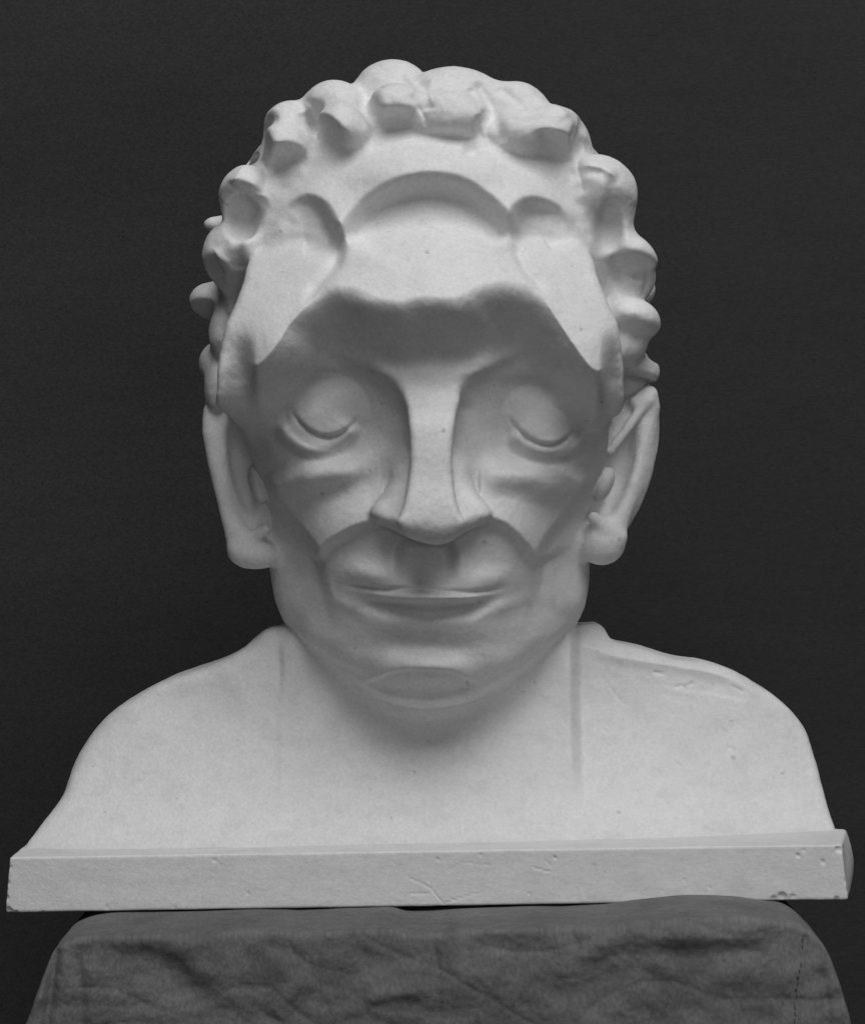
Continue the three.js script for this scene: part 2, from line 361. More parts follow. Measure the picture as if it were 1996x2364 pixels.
R.ridge([[940, 940], [895, 882], [842, 835]], 16, 26, 0.2, 0.3); R.ridge([[1056, 935], [1098, 870], [1145, 812]], 14, 28, 0.2, 0.3);
// lips
R.pocket(984, 1306, 84, 68, 74, 0, 0.5, 4); R.blob(846, 1330, 62, 32, 26, 0.15); R.blob(1120, 1342, 66, 28, 20, -0.1);
const mouthLine = [[782, 1352], [840, 1360], [886, 1366], [940, 1363], [1000, 1366], [1050, 1370], [1092, 1372], [1136, 1367], [1172, 1360]];
R.ridge(mouthLine, -12, 7);
const lipEdge = [[800, 1378], [845, 1384], [890, 1390], [950, 1393], [1000, 1391], [1060, 1391], [1104, 1387], [1150, 1378], [1180, 1368]];
R.step(lipEdge, up, 30, 11, 24, 0.42, 0.34);
R.ridge([[815, 1392], [876, 1405], [944, 1412], [1000, 1413], [1068, 1412], [1110, 1408], [1160, 1400]], -28, 21, 0.25, 0.25);
R.blob(796, 1406, 52, 16, 6, 0.4); R.blob(1150, 1412, 58, 16, 8, -0.3);
R.ridge([[860, 1470], [904, 1494], [996, 1506], [1065, 1511], [1115, 1498]], -13, 28, 0.3, 0.3);
R.blob(985, 1538, 130, 26, 9); R.blob(990, 1604, 95, 24, -12);
R.step([[800, 1604], [840, 1592], [868, 1580], [899, 1564], [936, 1557], [982, 1556], [1042, 1561], [1079, 1578], [1112, 1592], [1150, 1606]], up, 17, 6, 36, 0.3, 0.3);
R.step([[645, 1455], [672, 1484], [706, 1511], [757, 1540], [808, 1563], [852, 1582]], up, 18, 7, 50, 0.2, 0.35);
R.step([[1103, 1592], [1136, 1581], [1204, 1545], [1272, 1505], [1316, 1471], [1336, 1445]], up, 17, 8, 50, 0.35, 0.2);
R.ridge([[690, 1500], [719, 1518], [788, 1572], [858, 1613], [927, 1634], [996, 1639], [1065, 1627], [1158, 1590], [1250, 1536], [1325, 1470]], 9, 11);
// nose
const noseC = curve1([[790, 985], [870, 988], [940, 997], [1000, 996], [1050, 995], [1100, 994], [1150, 993], [1200, 995], [1260, 1000]]);
const noseHW = curve1([[790, 200], [820, 165], [850, 118], [880, 82], [940, 60], [1000, 51], [1050, 48], [1100, 50], [1150, 57], [1185, 68], [1210, 80], [1260, 80]]);
const noseH = curve1([[790, -60], [830, -30], [870, 14], [910, 56], [940, 82], [1000, 122], [1100, 160], [1180, 198], [1215, 208], [1240, 205], [1270, 196]]);
const wingW = curve1([[1010, 56], [1040, 76], [1076, 90], [1110, 96], [1144, 115], [1168, 134], [1186, 143], [1200, 144], [1230, 140]]);
const wingH = curve1([[1000, -30], [1050, 6], [1100, 48], [1150, 82], [1190, 102], [1230, 112]]);
const noseB = curve1([[840, 1204], [857, 1208], [880, 1214], [911, 1226], [945, 1242], [979, 1253], [1006, 1257], [1033, 1252], [1060, 1237], [1091, 1220], [1128, 1210], [1150, 1204]]);
const noseBase = new Grid(780, 770, 1220, 1300, 6, (u, v) => curve1([[770, 380], [860, 366], [900, 352], [1000, 338], [1100, 330], [1200, 320], [1300, 300]])(v) - 0.20 * Math.max(0, v - 860));
function noseD(x, y, z) {                                 // ridge between two straight sides, wings spreading at the foot
  const u = fu(x), v = fv(y), du = Math.abs(u - noseC(v)), b = noseBase.at(u, v), hw = noseHW(Math.max(v, 800));
  const ridge = smax(du - hw, (z - b - noseH(v) + (du * du) / (hw * hw) * 5) * 0.85, v < 930 ? 18 + (930 - v) * 0.3 : 18);
  let d = ridge;
  if (v > 980) { const W = wingW(v), wing = smax((du - W) * 0.9, (z - b - wingH(v) + 14 * (du / W) ** 2) * 0.75, 40); d = smin(d, wing, 10); }
  const under = (v - noseB(clamp(u, 842, 1148))) * 0.95 - Math.max(0, z - b - 120) * 0.0;
  d = smax(d, under, 34);
  return smax(smax(d, b - 90 - z, 10), 800 - v, 110);
}

// ---------------------------------------------------------------- head: the solid
const outlinePts = [
  [640, 470, 100], [590, 560, 120], [577, 634, 130], [573, 668, 130], [560, 712, 130], [537, 763, 140], [527, 804, 150], [521, 840, 150], [516, 906, 150], [511, 940, 140], [536, 967, 130], [558, 991, 130], [570, 1035, 120], [580, 1076, 100], [601, 1120, 80],
  [612, 1180, 20], [613, 1260, 0], [616, 1316, 0], [624, 1372, 20], [645, 1443, 60], [672, 1486, 90], [719, 1530, 150], [788, 1584, 190], [858, 1625, 210], [927, 1647, 215], [996, 1654, 220], [1065, 1641, 215], [1158, 1603, 200], [1250, 1548, 160], [1316, 1485, 90],
  [1345, 1440, 60], [1357, 1399, 20], [1364, 1345, 0], [1368, 1290, 0], [1370, 1190, 20], [1378, 1124, 80], [1398, 1090, 100], [1406, 1030, 120], [1403, 990, 130], [1405, 972, 130], [1422, 960, 140], [1429, 940, 150], [1427, 906, 150], [1425, 865, 150], [1418, 811, 150], [1408, 763, 140], [1394, 729, 140], [1374, 678, 130], [1367, 651, 130], [1350, 570, 120], [1310, 480, 100],
  [1220, 330, 60], [1000, 250, 60], [760, 330, 60]].map((p) => P(...p));
const OUT = new Grid(380, 150, 1600, 1760, 4, polyField(outlinePts));
const faceD = (x, y, z) => { const f = (z - R.at(fu(x), fv(y))) * 0.72; let d = smax(smax(OUT.at(x, y), f, 46 - 28 * sstep(540, 640, y) * (1 - 0.5 * sstep(960, 1100, y))), -160 - z, 20);
  if (x > 700 && x < 1290 && y > 690 && y < 1300) d = smin(d, noseD(x, y, z), 8 + 4 * sstep(690, 760, y) + 14 * sstep(1150, 960, y) * sstep(690, 790, y) + 56 * sstep(700, 810, y) * sstep(960, 860, y));
  return d; };
const SK = [982, 655, -70], SR = [480, 450, 380], SN = 2.5;
const skull = (x, y, z) => {
  const a = Math.abs(x - SK[0]) / SR[0], b = Math.abs(y - SK[1]) / SR[1], c = Math.abs(z - SK[2]) / SR[2], A = a * Math.sqrt(a), B = b * Math.sqrt(b), C = c * Math.sqrt(c);
  const k = Math.pow(A * a + B * b + C * c, 1 / SN), q = 1 / (k * Math.sqrt(k));
  return k < 1e-6 ? -SR[2] : (k - 1) / Math.hypot(A * q / SR[0], B * q / SR[1], C * q / SR[2]);
};
const skullZ = (x, y) => { const a = Math.abs(x - SK[0]) / SR[0], b = Math.abs(y - SK[1]) / SR[1], q = 1 - Math.pow(a, SN) - Math.pow(b, SN); return q > 0 ? SK[2] + SR[2] * Math.pow(q, 1 / SN) : SK[2]; };
const onSkull = (px, py) => { let z = 0; for (let i = 0; i < 4; i++) { const p = P(px, py, z); z = skullZ(p[0], p[1]); } return z; };
const curls = [];
// a curl is a lump with flat cuts; a cut is [direction in degrees from straight down towards the right, lean towards the front, distance from the middle]
function curl(px, py, rx, ry, rot = 0, dz = 0, rz = Math.min(rx, ry) * 1.5, cuts = []) {
  const c = P(px, py, onSkull(px, py) + dz), e = ell(c, [rx, ry, rz], rot);
  const N = cuts.map(([deg, lean, off, k]) => { const a = deg * Math.PI / 180, q = Math.sqrt(1 - lean * lean); return [Math.sin(a) * q, Math.cos(a) * q, lean, off, k]; });
  curls.push({ f: (x, y, z) => { let d = e(x, y, z); if (d < 40) for (const n of N) d = smax(d, (x - c[0]) * n[0] + (y - c[1]) * n[1] + (z - c[2]) * n[2] - n[3], n[4] || 7); return d; }, c, r: Math.max(rx, ry, rz) * 1.1 });
}
// along the outline, from the left ear over the top to the right ear
curl(506, 884, 34, 76, 0.06, 44, 66); curl(502, 836, 42, 46, 0, 6, 60, [[0, 0.4, 34, 16]]); curl(500, 702, 64, 48, 0.3, 20, 70, [[-15, 0.4, 24]]); curl(524, 592, 56, 76, 0, 20, 70, [[-40, 0.5, 44]]); curl(500, 520, 30, 20, 0, -10);
curl(574, 446, 60, 62, 0.3, 24, 80, [[-20, 0.5, 26]]); curl(662, 306, 60, 72, 0.4, 10, 90, [[-70, 0.4, 34]]); curl(772, 256, 74, 68, 0, 0, 95, [[-40, 0.4, 44]]); curl(904, 216, 88, 76, -0.1, -10, 100, [[75, 0.2, 62, 12]]); curl(1052, 240, 116, 82, 0.12, -10, 100);
curl(1190, 266, 80, 74, 0.4, 0, 90, [[60, 0.2, 52]]); curl(1288, 316, 58, 64, 0.6, 0, 80, [[75, 0.2, 36]]); curl(1324, 332, 36, 54, -0.2, -40, 60, [[20, 0.5, 22]]); curl(1376, 426, 64, 66, -0.3, 10, 80, [[60, 0.3, 44]]); curl(1414, 488, 46, 78, -0.1, 10, 60); curl(1438, 520, 22, 20, 0, -40);
curl(1446, 590, 74, 50, 0.45, 40, 74, [[-5, 0.3, 20, 14]]); curl(1456, 640, 56, 62, 0, 10, 60); curl(1450, 742, 72, 56, 0.15, 50, 76, [[-10, 0.4, 26, 20]]); curl(1438, 846, 86, 52, 0.22, 60, 72, [[-14, 0.2, 18, 10]]); curl(1488, 670, 24, 34, 0, -80);
curl(1450, 905, 50, 60, 0, -40); curl(500, 930, 26, 40, 0, -40); curl(1440, 800, 50, 40, 0, 10); curl(516, 770, 34, 54, 0, -20);
// front row over the forehead, standing forward and cut away underneath
curl(915, 262, 72, 66, 0, 34, 86, [[0, 0.3, 22, 10], [-75, 0.2, 46, 16]]); curl(1045, 286, 92, 70, 0.25, 26, 84, [[0, 0.3, 40, 34], [70, 0.25, 60, 6]]); curl(790, 312, 60, 72, -0.25, 32, 82, [[-52, 0.35, 22, 7], [20, 0.4, 46, 24]]); curl(652, 346, 58, 58, 0.2, 40, 80, [[4, 0.32, 20, 8], [-80, 0.2, 30, 12]]);
curl(1262, 318, 70, 72, 0.1, 40, 90, [[-4, 0.3, 20, 7], [74, 0.1, 52, 7]]); curl(1190, 312, 70, 50, 0.1, 10, 80); curl(1404, 446, 62, 64, 0.3, 34, 76, [[0, 0.3, 34, 20]]); curl(556, 470, 42, 56, 0.2, 34, 62, [[0, 0.4, 32, 24]]); curl(564, 560, 40, 60, 0, 0, 60);
const scoops = [];
function scoop(px, py, rx, ry, rot, dz, rz, k = 7) { const z = onSkull(px, py) + dz; scoops.push({ f: ell(P(px, py, z), [rx, ry, rz], rot), c: P(px, py, z), r: Math.max(rx, ry, rz) * 1.1, k }); }
scoop(1408, 530, 34, 62, 0.06, 52, 58, 14); scoop(558, 502, 36, 54, -0.1, 54, 58, 20); scoop(1092, 336, 24, 24, 0, 74, 50, 14); scoop(742, 246, 13, 18, 0, 58, 30, 8); scoop(1299, 279, 26, 13, 0.55, 62, 30, 8);
// bites out of the outline between the curls
for (const [x, y, z, a, b, c] of [[590, 374, 30, 22, 18, 90], [690, 222, 30, 24, 24, 90], [814, 164, 0, 36, 24, 90], [994, 138, 0, 40, 18, 90], [1148, 172, 0, 22, 16, 80], [1366, 322, 0, 16, 18, 80], [1476, 536, 20, 22, 30, 90], [1534, 700, 30, 32, 34, 110], [1520, 806, 40, 28, 30, 110]]) scoops.push({ f: ell(P(x, y, z), [a, b, c]), c: P(x, y, z), r: c * 1.1, k: 10 });
// cuts and grooves of the modelling tool across the curls
const HZ = 240, HK = 1 / (1 - HZ / D);
const HR = new Grid(420, 110, 1580, 1000, 3);

 HR.blob(534, 712, 26, 90, -46, 0.12); HR.blob(1402, 690, 26, 80, -46, -0.15); HR.blob(1420, 620, 26, 60, -24);
HR.ridge([[1098, 185], [1126, 236], [1146, 290], [1160, 340]], -14, 14); HR.ridge([[1150, 199], [1190, 236], [1210, 262]], -10, 12); HR.ridge([[1082, 205], [1095, 236], [1110, 272]], -8, 10);
HR.ridge([[880, 200], [868, 240], [872, 275]], -12, 12); HR.ridge([[700, 250], [722, 290], [735, 330]], -14, 16); HR.ridge([[960, 180], [985, 220], [990, 270]], -10, 16); HR.ridge([[602, 348], [612, 400], [600, 450]], -14, 16); HR.ridge([[1310, 400], [1350, 396], [1400, 400]], -12, 14); HR.ridge([[520, 500], [545, 560], [550, 620]], -10, 16);
for (const [A, w, ...l] of [[9, 12, [1106, 255], [1113, 300], [1123, 356]], [12, 12, [742, 284], [722, 255], [700, 225]], [12, 14, [873, 273], [872, 240], [884, 205]], [10, 12, [628, 372], [612, 345], [606, 318]], [12, 16, [1004, 168], [990, 210], [1000, 260]], [12, 14, [1336, 380], [1380, 388], [1425, 412]], [12, 14, [536, 430], [552, 400], [566, 372]], [10, 14, [486, 560], [505, 600], [528, 642]], [10, 12, [770, 190], [782, 230], [800, 262]], [10, 14, [930, 150], [950, 190], [950, 240]], [10, 12, [1262, 246], [1290, 256], [1312, 280]], [12, 14, [1456, 620], [1476, 640], [1502, 648]], [-12, 10, [706, 262], [726, 300], [738, 330]], [-10, 10, [600, 345], [610, 400], [606, 440]], [-10, 10, [1330, 350], [1340, 400], [1346, 450]], [-8, 9, [960, 250], [980, 280], [984, 310]]]) HR.crest(l, A * 1.15, w);
HR.each((u, v) => 5 * noise(u / 70, v / 60, 3.3) + 2.5 * noise(u / 28, v / 26, 8.1));
// ears
const E3 = (l) => l.map(([x, y, z, r]) => [...P(x, y, z), r]);
const earL = (() => {
  const plate = ell(P(552, 1090, -40), [66, 190, 50], -0.24), rim = rod(E3([[490, 950, -30, 18], [487, 1000, -20, 17], [499, 1060, -15, 16], [511, 1120, -10, 15], [525, 1180, -5, 18], [546, 1228, 0, 28], [566, 1262, 0, 30]]));
  const hole = ell(P(556, 1080, 14), [30, 116, 62], -0.2), trag = ell(P(596, 1118, 10), [20, 46, 40], -0.3), lobe = ell(P(588, 1280, -10), [58, 33, 46], 0.12), fold = rod(E3([[548, 1264, 14, 13], [612, 1222, 30, 12]]));
  return (x, y, z) => { let d = smin(plate(x, y, z), rim(x, y, z), 22); d = smax(d, -hole(x, y, z), 22); d = smin(d, trag(x, y, z), 12); d = smin(d, lobe(x, y, z), 36); return smin(d, fold(x, y, z), 20); };
})();
const earR = (() => {
  const plate = ell(P(1436, 1080, -40), [70, 190, 50], 0.28), rim = rod(E3([[1470, 930, 0, 16], [1496, 912, -5, 22], [1501, 940, -10, 20], [1488, 1000, -15, 18], [1474, 1050, -15, 16], [1460, 1110, -10, 16], [1442, 1160, -5, 20], [1420, 1206, 0, 28], [1400, 1240, 0, 32]]));
  const hole = ell(P(1428, 1085, 12), [30, 104, 60], 0.3), inner = rod(E3([[1494, 925, 8, 12], [1440, 1000, 12, 11], [1408, 1040, 14, 11]])), trag = ell(P(1392, 1118, 10), [22, 42, 40], 0.4), lobe = ell(P(1388, 1258, -6), [50, 46, 48]), fold = rod(E3([[1428, 1240, 20, 15], [1370, 1196, 30, 14]]));
  return (x, y, z) => { let d = smin(plate(x, y, z), rim(x, y, z), 22); d = smax(d, -hole(x, y, z), 22); d = smin(d, inner(x, y, z), 12); d = smin(d, trag(x, y, z), 12); d = smin(d, lobe(x, y, z), 36); return smin(d, fold(x, y, z), 20); };
})();
// things near a point, looked up in a coarse lattice
function lattice(list, reach = 50, cell = 48) {
  const m = new Map();
  return (x, y, z) => {
    const i = Math.floor(x / cell), j = Math.floor(y / cell), k = Math.floor(z / cell), key = (i + 200) * 1e6 + (j + 200) * 1e3 + k + 200;
    let l = m.get(key);
    if (!l) { const cx = (i + 0.5) * cell, cy = (j + 0.5) * cell, cz = (k + 0.5) * cell, h = cell * 0.87; l = list.filter((o) => Math.hypot(cx - o.c[0], cy - o.c[1], cz - o.c[2]) < o.r + reach + h); m.set(key, l); }
    return l;
  };
}
const curlsAt = lattice(curls), scoopsAt = lattice(scoops, 20);
function hairD(x, y, z0) {
  const z = z0 - HR.at(CX + (x - CX) * HK, CY + (y - CY) * HK) * sstep(-60, 20, z0);
  let d = smax(skull(x, y, z), y - 960, 60);
  for (const c of curlsAt(x, y, z)) d = smin(d, c.f(x, y, z), 32);
  return d;
}
function headOnly(x, y, z) {
  if (x < 400 || x > 1590) return Math.max(400 - x, x - 1590) + 60;
  let d = smin(hairD(x, y, z), faceD(x, y, z), 24 - 16 * sstep(540, 640, y) * (1 - sstep(1000, 1100, y)));
  for (const c of scoopsAt(x, y, z)) d = smax(d, -c.f(x, y, z), c.k);
  if (y > 820 && y < 1420) { if (x < 680) d = smin(d, earL(x, y, z), 8 + 22 * sstep(1180, 1250, y)); else if (x > 1300) d = smin(d, earR(x, y, z), 8 + 22 * sstep(1180, 1250, y)); }
  return d;
}
const inEll = (u, v, cx, cy, rx, ry) => (u - cx) ** 2 / rx ** 2 + (v - cy) ** 2 / ry ** 2 < 1;
const band = curve1([[577, 600], [650, 500], [705, 458], [766, 525], [786, 562], [862, 466], [998, 425], [1124, 474], [1187, 562], [1214, 473], [1292, 484], [1360, 600]]);
function headPart(x, y, z) {
  if (y > 820 && y < 1420) { const f = Math.min(faceD(x, y, z), hairD(x, y, z)); if (x < 680 && earL(x, y, z) < f) return 'earL'; if (x > 1300 && earR(x, y, z) < f) return 'earR'; }
  const u = fu(x), v = fv(y), fd = faceD(x, y, z);
  if (hairD(x, y, z) < fd) { let b = 4, k = 'hair'; for (const c of curlsAt(x, y, z)) { const d = c.f(x, y, z); if (d < b) { b = d; k = 'curl' + curls.indexOf(c); } } return k; }
  if (z > 40) {
    if (v < 620 && v < band(u)) return 'hair';
    if (v > 850 && u > 800 && u < 1180 && noseD(x, y, z) < 3) return 'nose';
    if (inEll(u, v, 750, 950, 88, 66) ) return 'eyeL';
    if (inEll(u, v, 1256, 965, 88, 66)) return 'eyeR';
    if (inEll(u, v, 985, 1378, 185, 26)) return 'mouth';
  }
  return 'head';
}
const speck = rng(7), specks = [];
for (let i = 0; i < 170; i++) specks.push([speck() * 1900 + 50, speck() * 1900 + 200, 1.2 + speck() * speck() * 4.5, speck() < 0.7 ? 0.72 : 1.14]);
const speckGrid = new Map();
for (const s of specks) { const k = Math.floor(s[0] / 40) + ',' + Math.floor(s[1] / 40); if (!speckGrid.has(k)) speckGrid.set(k, []); speckGrid.get(k).push(s); }
function plasterTint(x, y, z) {
  const st = sstep(0.1, 0.55, noise(x / 75 + 7, y / 52, z / 75) + 0.35 * noise(x / 14, y / 14, z / 14)), dirt = 1 - (y > 1440 ? 0.055 : 0.025) * st - 0.05 * sstep(0.38, 0.6, noise(x / 26 + 19, y / 17, z / 26));
  let c = 0.76 * (1 + 0.030 * noise(x / 150, y / 150, z / 150) + 0.03 * noise(x / 34, y / 34, z / 34) + 0.035 * noise(x / 6.1, y / 6.1, z / 6.1));
  for (const s of speckGrid.get(Math.floor(x / 40) + ',' + Math.floor(y / 40)) || []) { const q = Math.hypot(x - s[0], y - s[1]); if (q < s[2]) c *= s[3]; }
  return clamp(c * dirt, 0.05, 0.88);
}
// ---------------------------------------------------------------- shoulders
const bodyPts = [
  [40, 1968, 300], [66, 1931, 250], [100, 1889, 200], [138, 1836, 150], [159, 1783, 100], [185, 1732, 50], [221, 1681, 30], [263, 1640, 0], [323, 1601, 0], [392, 1566, 0], [494, 1531, 0], [554, 1501, 0], [586, 1474, 0], [614, 1453, 0], [641, 1445, 0], [665, 1440, 0],
  [720, 1400, 0], [1280, 1400, 0], [1335, 1443, 0], [1351, 1444, 0], [1384, 1444, 0], [1400, 1456, 0], [1418, 1481, 0], [1481, 1497, 0], [1568, 1522, 0], [1633, 1531, 0], [1693, 1550, 0], [1757, 1585, 0], [1804, 1617, 0], [1850, 1668, 0], [1873, 1718, 20], [1896, 1788, 50], [1919, 1861, 100], [1938, 1910, 150], [1950, 1960, 200], [1950, 2000, 200], [50, 2000, 300]].map(([x, y, z]) => P(x, y, z - 110));
const BOUT = new Grid(-20, 1340, 2020, 2060, 5, polyField([...smoothLine(bodyPts.slice(0, 16), 5), ...bodyPts.slice(16, 18), ...smoothLine(bodyPts.slice(18, 33), 5), ...bodyPts.slice(33)]));
const BZ = 160, BK = 1 / (1 - BZ / D);
const pillar = curve1([[1400, -50], [1500, -32], [1640, -12], [1700, 6], [1760, 30], [1820, 62], [1870, 97], [1905, 132], [1930, 166], [1950, 206], [1968, 246], [1990, 280], [2020, 296]]);
const shoulder = curve1([[1400, -50], [1500, -32], [1600, -16], [1700, 12], [1780, 44], [1840, 80], [1890, 122], [1925, 165], [1950, 208], [1968, 246], [1990, 280], [2020, 296]]);
const BF = new Grid(0, 1380, 2000, 2040, 4, (u, v) => {
  const l = 640 - u, r = u - 1338, sh = Math.max(sstep(-30, 40, l), sstep(-14, 22, r)); let z = pillar(v) * (1 - sh) + shoulder(v) * sh;
  if (l > 0) z -= 0.00018 * l * l;
  if (r > 0) z -= 0.00020 * r * r;
  z -= 14 * sstep(-26, 26, l) * (1 - 0.7 * sstep(1600, 1900, v)) + (46 * Math.exp(-r / 150) + 4) * sstep(-14, 24, r) * (1 - 0.75 * sstep(1680, 1930, v));
  return z - (u - 200) * 0.022;
});
BF.ridge([[641, 1480], [640, 1600], [641, 1750], [643, 1900]], 2.5, 9, 0.1, 0.2);
BF.ridge([[628, 1485], [632, 1560], [636, 1660]], -9, 12, 0.35, 0.6); BF.ridge([[668, 1500], [660, 1600], [652, 1760]], -5, 20, 0.3, 0.5);
BF.ridge([[1320, 1495], [1322, 1650], [1328, 1900]], 6, 22, 0.2, 0.5); BF.ridge([[1352, 1500], [1354, 1650], [1356, 1900]], -4, 18, 0.2, 0.7);
BF.blob(1440, 1660, 90, 90, -12); BF.blob(430, 1640, 150, 60, -8, 0.3); BF.blob(1690, 1720, 60, 40, -7, -0.5); BF.blob(1760, 1860, 40, 90, -6, -0.2);
{ const f = lineField([[1325, 1488], [1350, 1498], [1402, 1521], [1467, 1537], [1573, 1553], [1665, 1570], [1734, 1594], [1790, 1636], [1830, 1690]]);   // the top of the shoulder, cut off sharply
  BF.each((u, v) => { const [d, t] = f(u, v); return d < 0 ? -1.3 * Math.max(0, -d - 2) * (1 - sstep(0.7, 0.98, t)) * sstep(0, 0.08, t) : 0; }, [1320, 1400, 1850, 1700]); }
BF.step([[1350, 1502], [1402, 1524], [1467, 1540], [1573, 1556], [1665, 1573], [1734, 1597], [1790, 1640]], down, -10, 24, 95, 0.2, 0.35); BF.step([[520, 1540], [430, 1575], [340, 1615], [270, 1665]], up, -10, 30, 110, 0.3, 0.3);
BF.step([[1540, 1600], [1600, 1612], [1680, 1622], [1760, 1640]], up, -3, 6, 40);
BF.ridge([[1580, 1606], [1600, 1602], [1612, 1614]], -3.5, 3.5); BF.ridge([[1610, 1602], [1628, 1594]], -3.5, 3);
BF.ridge([[1715, 1600], [1740, 1612], [1748, 1620]], -3, 3); BF.ridge([[1530, 1568], [1556, 1572]], -4, 3.5); BF.ridge([[1415, 1590], [1440, 1625], [1465, 1650]], -1.5, 4); BF.ridge([[1575, 1776], [1590, 1792]], -4, 3.5); BF.ridge([[1700, 1742], [1728, 1756]], -4, 3.5);
function bodyD(x, y, z) {
  const f = (z - BF.at(CX + (x - CX) * BK, CY + (y - CY) * BK)) * 0.9, o = BOUT.at(x, y) + Math.max(0, z + 160) * (x > 998 ? 0.06 : 0.02);
  let d = smax(smax(o, f, x > 998 ? 16 : 44 - 26 * sstep(1750, 1950, y)), -330 - z, 40);
  d = smax(d, y - 1995, 4);
  return d;
}
function bustD(x, y, z) {
  let d = y < 1380 ? headOnly(x, y, z) : y > 1780 ? bodyD(x, y, z) : smin(headOnly(x, y, z), bodyD(x, y, z), 10 + 40 * sstep(330, 200, Math.abs(x - 990)));
  if (d < 12 && d > -12) d += 1.3 * noise(x / 42, y / 42, z / 42) + 0.5 * noise(x / 13, y / 15, z / 13) + (y > 1500 ? 1.2 * noise(x / 110, y / 110, z / 90) : 0);
  return d;
}
const bust = new THREE.Group(); bust.name = 'plaster_bust'; scene.add(bust);
bust.userData = { label: 'white plaster bust of a bowed curly-haired man on a thick slab', category: 'bust' };
{
  const parts = cut(skin(bustD, [-30, 110, -480, 2030, 2010, 640], 4.4, 1.4), (x, y, z) => y > 1380 && bodyD(x, y, z) < headOnly(x, y, z) ? 'shoulders' : headPart(x, y, z), plasterTint);
  const head = mesh('head', parts.get('head'), plaster, bust), hair = mesh('hair', parts.get('hair'), plaster, bust);
  mesh('shoulders', parts.get('shoulders'), plaster, bust);
  for (const [k, n] of [['earL', 'ear'], ['earR', 'ear'], ['nose', 'nose'], ['eyeL', 'closed_eye'], ['eyeR', 'closed_eye'], ['mouth', 'mouth']]) if (parts.get(k)) mesh(n, parts.get(k), plaster, head);
  for (const [k, g] of parts) if (k.startsWith('curl') && g.index.count > 60) mesh('curl', g, plaster, hair);
  else if (k.startsWith('curl')) mesh('curl', g, plaster, hair);
}

// ---------------------------------------------------------------- slab
const SZ = 300, c0 = P(23, 1979, SZ), c1 = P(1942, 1950, SZ), c2 = P(1956, 2077, SZ), c3 = P(13, 2107, SZ);
const pits = [];
for (const [x, y, r] of [[494, 1987, 6], [509, 1996, 5], [1010, 1985, 5], [1108, 1975, 6], [1280, 1980, 4], [247, 2095, 6], [405, 2097, 5], [1222, 2064, 4], [1842, 1976, 6], [1854, 1963, 4], [1899, 1990, 7], [1937, 1962, 11], [571, 2063, 4], [1638, 2051, 4], [1578, 2031, 4], [740, 1969, 4],
  [1788, 2076, 10], [1806, 2073, 14], [1828, 2074, 11], [1930, 2076, 8], [19, 2104, 13], [36, 2111, 10], [97, 2109, 8], [180, 2108, 6], [22, 2002, 6], [17, 2040, 8], [14, 2072, 7], [1953, 2002, 6], [1954, 2036, 8], [1956, 2058, 6], [1945, 1950, 9]]) pits.push({ p: P(x, y, SZ + r * 0.55), r });
const cracks = [[[945, 2028], [975, 2040], [995, 2052], [1005, 2065], [1022, 2086]], [[1024, 2086], [1060, 2074], [1085, 2066], [1110, 2061]], [[940, 2066], [965, 2062], [990, 2064]], [[1035, 2010], [1065, 1990], [1100, 1995], [1130, 1998]], [[1230, 2003], [1255, 2010], [1275, 2014]], [[1255, 1985], [1275, 2001]]].map((l) => rod(l.map(([x, y]) => [...P(x, y, SZ + 1.2), 2.4])));
const crackBox = [P(930, 0, SZ)[0], P(1285, 0, SZ)[0]];
const slabPlane = (ax, ay, bx, by) => { const nx = by - ay, ny = -(bx - ax), l = Math.hypot(nx, ny); return (x, y) => ((x - ax) * nx + (y - ay) * ny) / l; };
const eT = slabPlane(c0[0], c0[1], c1[0], c1[1]), eB = slabPlane(c2[0], c2[1], c3[0], c3[1]), eL = slabPlane(c3[0], c3[1], c0[0], c0[1]);
function slabD(x, y, z) {
  const back = (SZ - z);
  const xr = c1[0] + (c2[0] - c1[0]) * clamp((y - c1[1]) / (c2[1] - c1[1]), -0.5, 1.5) + back * 0.205 + 10 * sstep(20, 120, back) * Math.sin(clamp((y - c1[1]) / (c2[1] - c1[1]), 0, 1) * 3.14);
  const t1 = eT(x, y), b1 = eB(x, y), l1 = eL(x, y) ;
  let d = smax(smax(t1, b1, 5), smax(smax(l1, (x - xr) * 0.98, 4), smax(z - SZ, Math.max(-330, 10 - (c1[0] - x) * 0.7) - z, 4), 5), 5);
  if (d > -30 && d < 30) {
    d += 0.8 * noise(x / 90, y / 40, z / 60) + 0.3 * noise(x / 22, y / 9, z / 20);
    if (z > SZ - 60) {
      const nn = noise(x / 16, y / 16, 4); 
      for (const q of pits) { const dx = x - q.p[0], dy = y - q.p[1]; if (dx * dx + dy * dy < 900) d = smax(d, q.r - Math.hypot(dx, dy, z - q.p[2]) - 2.5 * nn, 2); }
      if (x > crackBox[0] && x < crackBox[1]) for (const c of cracks) d = smax(d, -c(x, y, z), 1.5);
    }
  }
  return d;
}
{
  const parts = cut(skin(slabD, [50, 1850, -350, 2060, 2070, 315], 4.5), () => 'base_slab', plasterTint, true);
  mesh('base_slab', parts.get('base_slab'), plaster, bust);
}

